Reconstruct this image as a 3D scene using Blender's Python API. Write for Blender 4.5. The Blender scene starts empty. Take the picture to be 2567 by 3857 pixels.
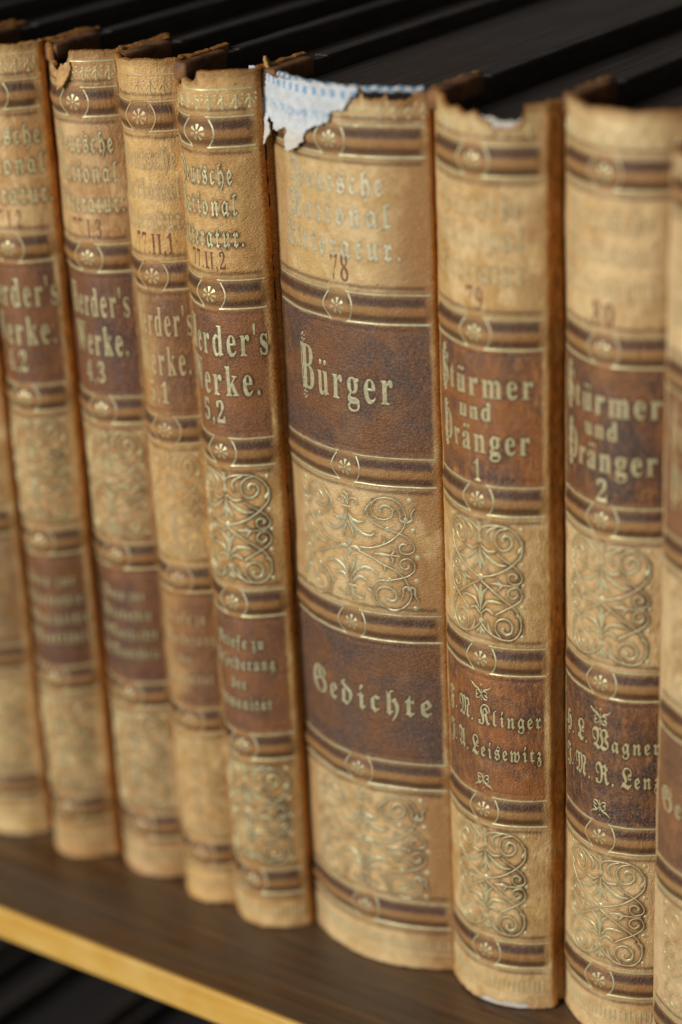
import bpy, bmesh, math, random
import numpy as np
from mathutils import Matrix, Vector

SC = bpy.context.scene
COL = SC.collection
MM = 0.001                                   # everything below is written in millimetres

# ------------------------------------------------------------------ camera
cam = bpy.data.cameras.new('camera')
cam.sensor_fit = 'HORIZONTAL'; cam.sensor_width = 24.0; cam.lens = 86.45
cam.clip_start = 0.01; cam.clip_end = 20.0
cam.dof.use_dof = True; cam.dof.focus_distance = 0.486; cam.dof.aperture_fstop = 5.8
cam_ob = bpy.data.objects.new('camera', cam); COL.objects.link(cam_ob)
RIGHT = (0.80914841, 0.58638229, -0.03787682)
UP = (-0.19667493, 0.33100577, 0.92290528)
BACK = (0.55371276, -0.73931792, 0.38315949)
CPOS = (253.688 * MM, -370.271 * MM, 292.252 * MM)
cam_ob.matrix_world = Matrix(((RIGHT[0], UP[0], BACK[0], CPOS[0]), (RIGHT[1], UP[1], BACK[1], CPOS[1]),
                              (RIGHT[2], UP[2], BACK[2], CPOS[2]), (0, 0, 0, 1)))
SC.camera = cam_ob

# ------------------------------------------------------------------ light
world = bpy.data.worlds.new('World'); SC.world = world; world.use_nodes = True
bgn = world.node_tree.nodes['Background']
bgn.inputs[0].default_value = (1.0, 0.97, 0.92, 1); bgn.inputs[1].default_value = 0.03


def area(name, loc, target, size, power, col):
    l = bpy.data.lights.new(name, 'AREA'); l.shape = 'RECTANGLE'; l.size = size[0]; l.size_y = size[1]
    l.energy = power; l.color = col
    o = bpy.data.objects.new(name, l); COL.objects.link(o)
    o.location = loc
    d = Vector(target) - Vector(loc)
    o.rotation_euler = d.to_track_quat('-Z', 'Y').to_euler()
    return o


area('window_light', (-0.42, -1.45, 0.70), (-0.02, 0.0, 0.10), (0.80, 0.85), 38.0, (1.0, 0.98, 0.93))
area('room_light', (0.95, -1.15, 0.35), (0.0, 0.0, 0.08), (0.9, 0.9), 2.6, (1.0, 0.90, 0.76))
SC.view_settings.view_transform = 'Standard'; SC.view_settings.look = 'None'
SC.view_settings.gamma = 1.0; SC.view_settings.exposure = 0.0; SC.view_settings.use_curve_mapping = False

# ------------------------------------------------------------------ helpers


def tag(o, label=None, cat=None, group=None, kind=None):
    if label: o['label'] = label
    if cat: o['category'] = cat
    if group: o['group'] = group
    if kind: o['kind'] = kind
    return o


def mk(name, verts, faces, mat, parent=None, smooth=True, attrs=None):
    me = bpy.data.meshes.new(name)
    v = np.asarray(verts, dtype=np.float64) * MM
    if isinstance(faces, np.ndarray):
        n = len(faces); k = faces.shape[1]
        me.vertices.add(len(v)); me.vertices.foreach_set('co', v.astype(np.float32).ravel())
        me.loops.add(n * k); me.loops.foreach_set('vertex_index', faces.astype(np.int32).ravel())
        me.polygons.add(n)
        me.polygons.foreach_set('loop_start', np.arange(0, n * k, k, dtype=np.int32))
        me.polygons.foreach_set('loop_total', np.full(n, k, dtype=np.int32))
        me.update(calc_edges=True); me.validate()
    else:
        me.from_pydata([tuple(p) for p in v], [], faces); me.update()
    if smooth:
        me.polygons.foreach_set('use_smooth', np.ones(len(me.polygons), dtype=bool))
    if attrs:
        for k, a in attrs.items():
            at = me.attributes.new(k, 'FLOAT', 'POINT'); at.data.foreach_set('value', np.asarray(a, dtype=np.float32))
    me.materials.append(mat)
    o = bpy.data.objects.new(name, me); COL.objects.link(o)
    if parent: o.parent = parent
    return o


class Geo:
    def __init__(s): s.v = []; s.f = []
    def add(s, verts, faces):
        b = len(s.v); s.v.extend(verts); s.f.extend([tuple(i + b for i in f) for f in faces])
    def box(s, x0, x1, y0, y1, z0, z1, bev=0.0, jit=0.0, rnd=None, ny=1):
        bm = bmesh.new()
        bmesh.ops.create_cube(bm, size=1.0)
        for p in bm.verts:
            p.co.x = x0 if p.co.x < 0 else x1; p.co.y = y0 if p.co.y < 0 else y1; p.co.z = z0 if p.co.z < 0 else z1
        if ny > 1:
            for i in range(1, ny):
                bmesh.ops.bisect_plane(bm, geom=bm.verts[:] + bm.edges[:] + bm.faces[:], plane_co=(0, y0 + (y1 - y0) * i / ny, 0), plane_no=(0, 1, 0))
        if bev: bmesh.ops.bevel(bm, geom=bm.edges[:], offset=bev, segments=2, profile=0.5, affect='EDGES')
        if jit:
            for p in bm.verts:
                p.co += Vector((rnd.uniform(-jit, jit), rnd.uniform(-jit, jit), rnd.uniform(-jit, jit)))
        bm.verts.index_update()
        s.add([tuple(p.co) for p in bm.verts], [tuple(q.index for q in f.verts) for f in bm.faces]); bm.free()
    def build(s, name, mat, parent=None, smooth=False): return mk(name, s.v, s.f, mat, parent, smooth)


def noise2(x, y, seed=0, octv=4, gain=0.55):
    """smooth value noise, vectorised, 0..1"""
    r = np.random.RandomState(seed); T = r.rand(256, 256)
    out = np.zeros(np.broadcast(x, y).shape); amp = 1.0; tot = 0
    fx, fy = np.asarray(x, float), np.asarray(y, float)
    for o in range(octv):
        X = fx * 2 ** o + 37.1 * o; Y = fy * 2 ** o + 11.7 * o
        ix = np.floor(X).astype(int); iy = np.floor(Y).astype(int); tx = X - ix; ty = Y - iy
        tx = tx * tx * (3 - 2 * tx); ty = ty * ty * (3 - 2 * ty)
        a = T[ix % 256, iy % 256]; b = T[(ix + 1) % 256, iy % 256]; c = T[ix % 256, (iy + 1) % 256]; d = T[(ix + 1) % 256, (iy + 1) % 256]
        out = out + amp * ((a * (1 - tx) + b * tx) * (1 - ty) + (c * (1 - tx) + d * tx) * ty); tot += amp; amp *= gain
    return out / tot


def sstep(a, b, x):
    t = np.clip((x - a) / (b - a), 0, 1); return t * t * (3 - 2 * t)


# ------------------------------------------------------------------ materials


class NT:
    """small node-tree writer"""
    def __init__(s, name):
        s.m = bpy.data.materials.new(name); s.m.use_nodes = True; s.t = s.m.node_tree
        s.b = s.t.nodes['Principled BSDF']; s.n = s.t.nodes; s.l = s.t.links
    def node(s, typ, **kw):
        n = s.n.new(typ)
        for k, v in kw.items(): setattr(n, k, v)
        return n
    def put(s, sock, v):
        if hasattr(v, 'is_output'): s.l.new(v, sock)
        elif v is not None: sock.default_value = v
    def coord(s, scale, out='Object'):
        tc = s.node('ShaderNodeTexCoord'); mp = s.node('ShaderNodeMapping')
        s.l.new(tc.outputs[out], mp.inputs[0]); mp.inputs['Scale'].default_value = scale; return mp.outputs[0]
    def noise(s, vec, scale=1.0, detail=4, rough=0.55, dist=0.0):
        n = s.node('ShaderNodeTexNoise'); s.l.new(vec, n.inputs['Vector'])
        n.inputs['Scale'].default_value = scale; n.inputs['Detail'].default_value = detail
        n.inputs['Roughness'].default_value = rough; n.inputs['Distortion'].default_value = dist
        return n.outputs['Fac']
    def ramp(s, fac, stops):
        n = s.node('ShaderNodeValToRGB'); s.l.new(fac, n.inputs[0]); e = n.color_ramp.elements
        while len(e) > 1: e.remove(e[0])
        e[0].position, e[0].color = stops[0][0], tuple(stops[0][1]) + (1,)
        for p, c in stops[1:]:
            q = e.new(p); q.color = tuple(c) + (1,)
        return n.outputs[0]
    def rng(s, v, a, b, c=0.0, d=1.0):
        n = s.node('ShaderNodeMapRange'); n.clamp = True
        s.put(n.inputs[0], v); n.inputs[1].default_value = a; n.inputs[2].default_value = b; n.inputs[3].default_value = c; n.inputs[4].default_value = d
        return n.outputs[0]
    def mth(s, op, a, b=None):
        n = s.node('ShaderNodeMath', operation=op); s.put(n.inputs[0], a)
        if b is not None: s.put(n.inputs[1], b)
        return n.outputs[0]
    def mix(s, f, a, b, blend='MIX'):
        n = s.node('ShaderNodeMix', data_type='RGBA', blend_type=blend)
        s.put(n.inputs[0], f)
        for i, v in ((6, a), (7, b)):
            if isinstance(v, tuple): v = v + (1,) if len(v) == 3 else v
            s.put(n.inputs[i], v)
        return n.outputs[2]
    def attr(s, name):
        n = s.node('ShaderNodeAttribute', attribute_name=name); return n.outputs['Fac']
    def bump(s, h, strength, dist, prev=None):
        n = s.node('ShaderNodeBump'); n.inputs['Strength'].default_value = strength; n.inputs['Distance'].default_value = dist
        s.l.new(h, n.inputs['Height'])
        if prev is not None: s.l.new(prev, n.inputs['Normal'])
        return n.outputs[0]
    def out(s, color=None, rough=None, metal=None, normal=None, spec=None):
        if color is not None: s.put(s.b.inputs['Base Color'], color if not isinstance(color, tuple) else color + (1,))
        if rough is not None: s.put(s.b.inputs['Roughness'], rough)
        if metal is not None: s.put(s.b.inputs['Metallic'], metal)
        if normal is not None: s.put(s.b.inputs['Normal'], normal)
        if spec is not None: s.b.inputs['Specular IOR Level'].default_value = spec
        return s.m


def leather(name, seed, tanA=(0.60, 0.425, 0.20), tanB=(0.43, 0.255, 0.085), hinge=(0.40, 0.150, 0.020),
            labA=(0.165, 0.072, 0.030), labB=(0.062, 0.042, 0.036), crack=0.35, vertical=True):
    n = NT(name)
    off = n.coord((1000, 1000, 1000)); mp = off.node
    mp.inputs['Location'].default_value = (seed * 37.0, seed * 11.0, seed * 53.0)
    stretch = n.coord((1000, 1000, 330)); stretch.node.inputs['Location'].default_value = (seed * 7.0, seed * 3.0, seed * 19.0)
    hor = n.coord((1000, 1000, 2100)); hor.node.inputs['Location'].default_value = (seed * 5.0, seed * 13.0, seed * 17.0)
    big = n.noise(off, 0.085, 4, 0.6, 0.6)
    mid = n.noise(off, 0.42, 4, 0.6, 0.4)
    fine = n.noise(off, 2.6, 3, 0.6)
    fib = n.noise(stretch if vertical else hor, 1.15, 4, 0.62, 0.5)
    t = n.mth('ADD', n.mth('MULTIPLY', big, 0.55), n.mth('MULTIPLY', mid, 0.45))
    tan = n.mix(n.rng(t, 0.43, 0.60), tanA, tanB)
    gm = n.noise(off, 0.21, 5, 0.68, 0.9)
    tan = n.mix(n.mth('MULTIPLY', n.rng(gm, 0.54, 0.70), 0.50), tan, (0.33, 0.165, 0.050))
    tan = n.mix(n.mth('MULTIPLY', n.rng(fine, 0.5, 0.72), 0.16), tan, (0.30, 0.145, 0.05))
    tone = n.attr('tone')
    tan = n.mix(tone, tan, (0.30, 0.155, 0.055))
    hg = n.attr('hinge')
    hcol = n.mix(n.rng(fib, 0.36, 0.66), tuple(c * 0.62 for c in hinge), tuple(min(1, c * 1.55) for c in hinge))
    col = n.mix(hg, tan, hcol)
    col = n.mix(n.mth('MULTIPLY', n.attr('band'), n.rng(t, 0.3, 0.65, 0.95, 0.6)), col, (0.33, 0.150, 0.042))
    st = n.attr('stripe')
    scol = n.mix(n.rng(mid, 0.4, 0.62), (0.052, 0.018, 0.008), (0.020, 0.014, 0.016))
    sfac = n.mth('MULTIPLY', st, n.rng(n.mth('ADD', n.mth('MULTIPLY', mid, 0.5), n.mth('MULTIPLY', fine, 0.5)), 0.38, 0.68, 1.0, 0.78))
    col = n.mix(sfac, col, scol)
    # dark stained label panels, purple black to chestnut, rubbed through along the grain
    lab = n.mix(n.rng(n.mth('ADD', n.mth('MULTIPLY', big, 0.78), n.mth('MULTIPLY', fib, 0.22)), 0.40, 0.58), labB, labA)
    rub = n.mth('MULTIPLY', n.rng(fib, 0.50, 0.70), n.rng(mid, 0.36, 0.66))
    lab = n.mix(n.mth('MULTIPLY', rub, crack * 2.0), lab, (0.34, 0.145, 0.042))
    lab = n.mix(n.mth('MULTIPLY', n.rng(fine, 0.46, 0.66), 0.45), lab, (0.30, 0.155, 0.072))
    wear = n.attr('wear')
    lab = n.mix(wear, lab, (0.30, 0.14, 0.05))
    col = n.mix(n.attr('stain'), col, lab)
    dirt = n.attr('dirt')
    col = n.mix(n.attr('ground'), col, (0.44, 0.215, 0.065))
    col = n.mix(dirt, col, (0.060, 0.024, 0.008))
    col = n.mix(n.mth('MULTIPLY', n.rng(n.noise(hor, 1.9, 3, 0.65, 0.4), 0.50, 0.68), 0.20), col, (0.13, 0.055, 0.018))
    # specks
    sp = n.rng(n.noise(off, 0.9, 2, 0.5), 0.735, 0.76)
    col = n.mix(n.mth('MULTIPLY', sp, 0.75), col, (0.045, 0.022, 0.015))
    grain = n.node('ShaderNodeTexVoronoi', feature='DISTANCE_TO_EDGE'); n.l.new(hor, grain.inputs['Vector']); grain.inputs['Scale'].default_value = 1.25
    gr = n.rng(grain.outputs['Distance'], 0.0, 0.22)
    nb = n.bump(gr, 0.42, 0.00016)
    nb = n.bump(fib, 0.75, 0.00036, nb)
    nb = n.bump(fine, 0.30, 0.00012, nb)
    rough = n.rng(mid, 0.3, 0.7, 0.34, 0.54)
    return n.out(col, rough, None, nb, 0.33)


def gold(name, seed, worn=0.35, col=(0.55, 0.495, 0.265), under=(0.40, 0.27, 0.13)):
    n = NT(name)
    v = n.coord((1000, 1000, 1000)); v.node.inputs['Location'].default_value = (seed * 17.0, seed * 5.0, seed * 3.0)
    a = n.noise(v, 1.6, 4, 0.6); b = n.noise(v, 0.16, 3, 0.6)
    w = n.rng(n.mth('ADD', n.mth('MULTIPLY', a, 0.5), n.mth('MULTIPLY', b, 0.5)), 0.60 - worn * 0.35, 0.72 - worn * 0.35)
    c = n.mix(n.rng(a, 0.35, 0.65), tuple(x * 0.82 for x in col), col)
    c = n.mix(n.mth('MULTIPLY', w, 0.8), c, under)
    met = n.rng(w, 0.0, 1.0, 0.48, 0.05)
    nb = n.bump(a, 0.35, 0.00010)
    return n.out(c, n.rng(a, 0.3, 0.7, 0.34, 0.60), met, nb, 0.4)


def simple(name, c1, c2, scale, rough=(0.5, 0.7), bump=0.2, bdist=0.0001, spec=0.4, det=5):
    n = NT(name); v = n.coord(scale)
    a = n.noise(v, 1.0, det, 0.6, 0.3)
    return n.out(n.mix(n.rng(a, 0.32, 0.68), c1, c2), n.rng(a, 0.3, 0.7, *rough), None, n.bump(a, bump, bdist), spec)


M_ink = simple('stamped_ink', (0.105, 0.040, 0.022), (0.19, 0.085, 0.040), (900, 900, 900), (0.6, 0.8))
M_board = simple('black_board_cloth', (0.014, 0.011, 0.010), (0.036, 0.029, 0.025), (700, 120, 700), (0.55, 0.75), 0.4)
M_turn = simple('board_edge_leather', (0.045, 0.019, 0.008), (0.22, 0.098, 0.034), (260, 150, 300), (0.6, 0.8), 0.6, 0.0004)
M_hollow = simple('hollow_back', (0.020, 0.012, 0.009), (0.055, 0.030, 0.018), (300, 300, 300), (0.8, 0.9), 0.4)
M_lining = simple('grey_lining', (0.34, 0.31, 0.26), (0.52, 0.49, 0.43), (700, 700, 700), (0.8, 0.9), 0.5, 0.0002)


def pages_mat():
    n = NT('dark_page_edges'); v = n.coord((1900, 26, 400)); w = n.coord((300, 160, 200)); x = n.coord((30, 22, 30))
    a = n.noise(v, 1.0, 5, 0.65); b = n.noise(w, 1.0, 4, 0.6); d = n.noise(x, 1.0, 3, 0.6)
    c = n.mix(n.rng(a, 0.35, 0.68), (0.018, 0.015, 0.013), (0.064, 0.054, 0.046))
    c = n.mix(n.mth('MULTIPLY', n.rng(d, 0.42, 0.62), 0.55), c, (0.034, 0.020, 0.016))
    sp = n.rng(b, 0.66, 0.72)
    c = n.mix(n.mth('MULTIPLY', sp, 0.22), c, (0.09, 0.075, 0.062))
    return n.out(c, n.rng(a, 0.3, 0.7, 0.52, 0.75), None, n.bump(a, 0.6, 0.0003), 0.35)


M_pages = pages_mat()
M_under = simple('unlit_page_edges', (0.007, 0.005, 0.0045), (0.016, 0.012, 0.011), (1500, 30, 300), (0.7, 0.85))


def cloth_mat():
    n = NT('white_and_blue_cloth')
    u = n.attr('cu'); z = n.attr('cz')
    wob = n.noise(n.coord((500, 500, 500)), 1.0, 3, 0.6)
    # blue dashes near the top edge, a second looser row lower down
    su = n.mth('SINE', n.mth('MULTIPLY', n.mth('ADD', u, n.mth('MULTIPLY', wob, 0.5)), 2.85))
    r1 = n.mth('MULTIPLY', n.rng(z, -2.35, -2.0), n.rng(z, -0.95, -0.6, 1.0, 0.0))
    d1 = n.mth('MULTIPLY', n.rng(su, -0.15, 0.45), r1)
    r2 = n.mth('MULTIPLY', n.rng(z, -7.2, -6.6), n.rng(z, -5.4, -4.9, 1.0, 0.0))
    blot = n.noise(n.coord((1300, 1300, 900)), 1.0, 3, 0.6)
    d2 = n.mth('MULTIPLY', n.rng(blot, 0.46, 0.58), r2)
    weave = n.node('ShaderNodeTexVoronoi'); n.l.new(n.coord((2300, 2300, 2300)), weave.inputs['Vector'])
    wv = n.rng(weave.outputs['Distance'], 0.1, 0.8)
    base = n.mix(n.rng(wob, 0.35, 0.65), (0.47, 0.49, 0.50), (0.60, 0.61, 0.62))
    base = n.mix(n.mth('MULTIPLY', wv, 0.16), base, (0.46, 0.50, 0.54))
    c = n.mix(n.mth('MULTIPLY', d1, 0.85), base, (0.12, 0.28, 0.44))
    c = n.mix(n.mth('MULTIPLY', d2, 0.62), c, (0.20, 0.36, 0.50))
    c = n.mix(n.rng(z, -11.6, -9.0, 0.62, 0.0), c, (0.60, 0.52, 0.38))
    return n.out(c, 0.85, None, n.bump(wv, 0.55, 0.00018), 0.2)


M_cloth = cloth_mat()


def cord_mat():
    n = NT('twisted_headband_cord')
    u = n.attr('cu')
    s = n.mth('SINE', n.mth('MULTIPLY', u, 2.85))
    c = n.mix(n.rng(s, -0.2, 0.4), (0.40, 0.42, 0.42), (0.10, 0.19, 0.28))
    a = n.noise(n.coord((1200, 1200, 1200)), 1.0, 3, 0.6)
    return n.out(n.mix(n.rng(a, 0.45, 0.7, 0.0, 0.5), c, (0.12, 0.10, 0.09)), 0.85, None, n.bump(a, 0.5, 0.0002), 0.2)


M_cord = cord_mat()


def shelf_mat():
    n = NT('dark_shelf_varnish'); v = n.coord((12, 420, 300)); w = n.coord((26, 60, 60)); f = n.coord((160, 900, 600))
    a = n.noise(v, 1.0, 5, 0.6, 0.4); b = n.noise(w, 1.0, 4, 0.6, 0.6); d = n.noise(f, 1.0, 4, 0.6)
    c = n.mix(n.rng(a, 0.36, 0.66), (0.046, 0.021, 0.008), (0.135, 0.064, 0.024))
    c = n.mix(n.rng(b, 0.38, 0.64, 0.0, 0.65), c, (0.075, 0.058, 0.043))
    c = n.mix(n.mth('MULTIPLY', n.rng(d, 0.5, 0.7), 0.3), c, (0.03, 0.017, 0.01))
    return n.out(c, n.rng(b, 0.3, 0.7, 0.26, 0.46), None, n.bump(a, 0.35, 0.0002), 0.5)


def strip_mat():
    n = NT('yellow_raw_wood'); v = n.coord((22, 300, 260)); w = n.coord((70, 90, 90))
    a = n.noise(v, 1.0, 5, 0.6, 0.5); b = n.noise(w, 1.0, 4, 0.6)
    c = n.mix(n.rng(a, 0.34, 0.66), (0.53, 0.32, 0.070), (0.45, 0.245, 0.045))
    c = n.mix(n.rng(b, 0.44, 0.68, 0.0, 0.6), c, (0.56, 0.37, 0.12))
    return n.out(c, 0.45, None, n.bump(a, 0.25, 0.0002), 0.4)


# ------------------------------------------------------------------ shelf and what is behind and below
shelf = bpy.data.objects.new('shelf', None); COL.objects.link(shelf); shelf.location = (-20 * MM, -35.0 * MM, -7.9 * MM)
tag(shelf, 'dark varnished wooden shelf with a pale yellow front edge under the row of old books', 'shelf')
g = Geo(); g.box(-240, 240, 1.6, 178, 0, 7.8, 0.0)
o = g.build('shelf_board', shelf_mat(), shelf)
g = Geo(); g.box(-240, 240, 0, 1.57, -0.1, 7.72, 0.5)
tag(g.build('edge_strip', strip_mat(), shelf), 'pale yellow wooden edge strip')
g = Geo(); g.box(-300, 300, 146, 152, -260, 330)
tag(g.build('back_wall', simple('bookcase_back', (0.02, 0.014, 0.01), (0.035, 0.024, 0.016), (20, 20, 200)), None), kind='structure')

rs = random.Random(5)
lx = -176.0
LOWG = 'dark books on the lower shelf'
for k, (w, dz, dy) in enumerate([(24, 0, 0), (19, -3, 3), (27, 2, -2), (21, -1, 2), (25, 1, 0)]):
    b = bpy.data.objects.new('lower_book', None); COL.objects.link(b)
    b.location = ((lx + w / 2) * MM, (-26 + dy) * MM, (-232 + dz) * MM)
    tag(b, 'almost black book end with its top edge in shadow below the yellow shelf edge', 'book', LOWG)
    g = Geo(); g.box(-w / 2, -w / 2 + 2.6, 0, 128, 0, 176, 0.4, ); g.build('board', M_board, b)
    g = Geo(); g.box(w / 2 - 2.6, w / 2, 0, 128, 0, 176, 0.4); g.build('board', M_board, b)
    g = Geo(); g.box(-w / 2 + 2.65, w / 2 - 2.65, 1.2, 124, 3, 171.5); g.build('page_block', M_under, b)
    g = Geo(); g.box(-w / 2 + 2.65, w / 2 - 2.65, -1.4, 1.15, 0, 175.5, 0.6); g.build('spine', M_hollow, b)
    lx += w + 0.8

# ------------------------------------------------------------------ writing -> meshes


def fraktur(s):
    r = ''
    for ch in s:
        if 'A' <= ch <= 'Z': r += chr(0x1D56C + ord(ch) - 65)
        elif 'a' <= ch <= 'z': r += chr(0x1D586 + ord(ch) - 97)
        else: r += ch
    return r


def thin_fraktur(s):
    r = ''; odd = {'C': 'ℭ', 'H': 'ℌ', 'I': 'ℑ', 'R': 'ℜ', 'Z': 'ℨ'}
    for ch in s:
        if ch in odd: r += odd[ch]
        elif 'A' <= ch <= 'Z': r += chr(0x1D504 + ord(ch) - 65)
        elif 'a' <= ch <= 'z': r += chr(0x1D51E + ord(ch) - 97)
        else: r += ch
    return r


def roman(s):
    r = ''
    for ch in s:
        if 'A' <= ch <= 'Z': r += chr(0x1D400 + ord(ch) - 65)
        elif 'a' <= ch <= 'z': r += chr(0x1D41A + ord(ch) - 97)
        elif '0' <= ch <= '9': r += chr(0x1D7CE + ord(ch) - 48)
        else: r += ch
    return r


_gl = {}


def glyph(ch):
    if ch in _gl: return _gl[ch]
    cu = bpy.data.curves.new('g', 'FONT'); cu.body = ch; cu.size = 1.0; cu.extrude = 0.012; cu.bevel_depth = 0.010; cu.offset = 0.004 if ord(ch[0]) in range(0x1D504, 0x1D538) else -0.008; cu.bevel_resolution = 0
    cu.resolution_u = 5
    ob = bpy.data.objects.new('g', cu); COL.objects.link(ob)
    dg = bpy.context.evaluated_depsgraph_get(); ev = ob.evaluated_get(dg); me = ev.to_mesh()
    v = np.array([tuple(p.co) for p in me.vertices]).reshape(-1, 3); f = [tuple(p.vertices) for p in me.polygons]
    ev.to_mesh_clear(); bpy.data.objects.remove(ob); bpy.data.curves.remove(cu)
    if len(v):
        z = v[:, 2]; h = (z - z.min()) / max(1e-9, z.max() - z.min()); v[:, 2] = h
    _gl[ch] = (v, f); return _gl[ch]


UML = {'ü': 'u', 'ä': 'a', 'ö': 'o'}


def text_geo(s, style, uc, zb, xh, width, h=0.09, gap=0.18, capscale=1.0):
    """lay a line out letter by letter; returns verts (u, z, h) and faces. xh = height of the small letters, width = whole line"""
    conv = {'f': fraktur, 'g': thin_fraktur, 'r': roman}[style]
    ref = glyph(conv('u'))[0][:, 1].max()
    V = []; F = []; pen = 0.0; first = True
    for i, ch in enumerate(s):
        if ch == ' ': pen += 0.28; continue
        base = UML.get(ch, ch)
        v, f = glyph(conv(base))
        if not len(v): continue
        v = v.copy()
        if ch.isupper(): v[:, 1] *= capscale; v[:, 0] *= 0.5 + capscale * 0.5
        x0, x1 = v[:, 0].min(), v[:, 0].max()
        v[:, 0] += pen - x0
        if ch == "'": pass
        b = sum(len(q) for q in V); V.append(v); F += [tuple(j + b for j in q) for q in f]
        if ch in UML:
            for dx in (0.3, 0.7):
                k = 10; cx = pen + (x1 - x0) * dx; cy = ref * 1.36; rr = 0.062
                ring = [(cx + rr * math.cos(6.2832 * q / k), cy + rr * math.sin(6.2832 * q / k), 0.0) for q in range(k)]
                top = [(cx + rr * .6 * math.cos(6.2832 * q / k), cy + rr * .6 * math.sin(6.2832 * q / k), 1.0) for q in range(k)]
                b = sum(len(q) for q in V); V.append(np.array(ring + top))
                F += [tuple(b + j for j in (q, (q + 1) % k, (q + 1) % k + k, q + k)) for q in range(k)] + [tuple(b + k + q for q in range(k))]
        pen += (x1 - x0) + gap
    V = np.concatenate(V); tot = V[:, 0].max() - V[:, 0].min()
    V[:, 0] = (V[:, 0] - V[:, 0].min()) / tot * width - width / 2 + uc
    V[:, 1] = zb + V[:, 1] / ref * xh
    V[:, 2] = V[:, 2] * h - 0.03
    return V, F


def slice_u(V, F, step=0.8):
    bm = bmesh.new()
    vs = [bm.verts.new(p) for p in V]
    for f in F:
        try: bm.faces.new([vs[i] for i in f])
        except ValueError: pass
    u0, u1 = V[:, 0].min(), V[:, 0].max(); k = math.ceil(u0 / step)
    while k * step < u1:
        bmesh.ops.bisect_plane(bm, geom=bm.verts[:] + bm.edges[:] + bm.faces[:], dist=1e-4, plane_co=(k * step, 0, 0), plane_no=(1, 0, 0)); k += 1
    bm.verts.index_update()
    nv = np.array([tuple(p.co) for p in bm.verts]); nf = [tuple(q.index for q in f.verts) for f in bm.faces]
    bm.free(); return nv, nf


# ------------------------------------------------------------------ gilt ribbons


def spline(pts, step=0.22):
    p = np.array(pts, float)
    if len(p) < 3:
        n = max(2, int(np.hypot(*(p[1] - p[0])) / step) + 1); t = np.linspace(0, 1, n)[:, None]; return p[0] * (1 - t) + p[1] * t
    q = np.vstack([2 * p[0] - p[1], p, 2 * p[-1] - p[-2]]); out = []
    for i in range(1, len(q) - 2):
        n = max(2, int(np.hypot(*(q[i + 1] - q[i])) / step) + 1)
        t = np.linspace(0, 1, n, endpoint=False)[:, None]
        a, b, c, d = q[i - 1], q[i], q[i + 1], q[i + 2]
        out.append(0.5 * (2 * b + (c - a) * t + (2 * a - 5 * b + 4 * c - d) * t ** 2 + (3 * b - a - 3 * c + d) * t ** 3))
    out.append(p[-1:]); return np.vstack(out)


class Gilt:
    """collects tooling in spine coordinates (u, z, height)"""
    def __init__(s): s.v = []; s.f = []; s.pts = []
    def ribbon(s, pts, w, prof='line', h=0.11):
        c = spline(pts); n = len(c)
        if n < 2: return
        t = np.linspace(0, 1, n)
        if prof == 'leaf': ww = w * np.sin(np.pi * np.clip(t, 0.02, 0.98)) ** 0.8
        elif prof == 'grow': ww = w * (0.38 + 0.62 * t ** 1.6) * np.clip((1 - t) / 0.06 + 0.35, 0, 1)
        elif prof == 'drop': ww = w * (0.25 + 0.75 * t) * np.sqrt(np.clip(1 - t ** 6, 0.02, 1))
        else: ww = w * np.clip(np.minimum(t, 1 - t) / 0.03 + 0.4, 0, 1)
        d = np.gradient(c, axis=0); L = np.hypot(d[:, 0], d[:, 1]) + 1e-9; nx, ny = -d[:, 1] / L, d[:, 0] / L
        b = len(s.v)
        for k, hh in ((-0.5, -0.03), (-0.3, 0.72 * h), (0.0, h), (0.3, 0.72 * h), (0.5, -0.03)):
            pass
        prof5 = ((-0.5, -0.03), (-0.3, 0.72 * h), (0.0, h), (0.3, 0.72 * h), (0.5, -0.03))
        for i in range(n):
            for k, hh in prof5:
                s.v.append((c[i, 0] + nx[i] * ww[i] * k, c[i, 1] + ny[i] * ww[i] * k, hh))
        for i in range(n - 1):
            for j in range(4):
                a = b + i * 5 + j; s.f.append((a, a + 1, a + 6, a + 5))
        s.pts += [(c[i, 0], c[i, 1], ww[i]) for i in range(n)]
    def dot(s, u, z, r, h=0.12, sx=1.0):
        k = 12; b = len(s.v)
        for rr, hh in ((1.0, -0.03), (0.7, 0.75 * h)):
            for q in range(k): s.v.append((u + sx * r * rr * math.cos(6.2832 * q / k), z + r * rr * math.sin(6.2832 * q / k), hh))
        s.v.append((u, z, h))
        for q in range(k):
            q2 = (q + 1) % k
            s.f.append((b + q, b + q2, b + k + q2, b + k + q)); s.f.append((b + k + q, b + k + q2, b + 2 * k))
        s.pts.append((u, z, 2 * r))
    def sector(s, u, z, r0, r1, a, half, h=0.05):
        b = len(s.v); k = 4
        for rr, ha in ((r0, half * 0.55), ((r0 + r1) / 2, half * 0.8), (r1, half)):
            for q in range(k + 1):
                an = a - ha + 2 * ha * q / k; s.v.append((u + rr * math.cos(an), z + rr * math.sin(an), h))
        for i in range(2):
            for q in range(k):
                p = b + i * (k + 1) + q; s.f.append((p, p + k + 1, p + k + 2, p + 1))
        s.pts.append((u + (r0 + r1) / 2 * math.cos(a), z + (r0 + r1) / 2 * math.sin(a), r1 - r0))
    def mesh(s, V, F):
        b = len(s.v); s.v.extend([tuple(p) for p in V]); s.f.extend([tuple(i + b for i in f) for f in F])
        for p in V[:: 2]: s.pts.append((p[0], p[1], 0.3))


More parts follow.
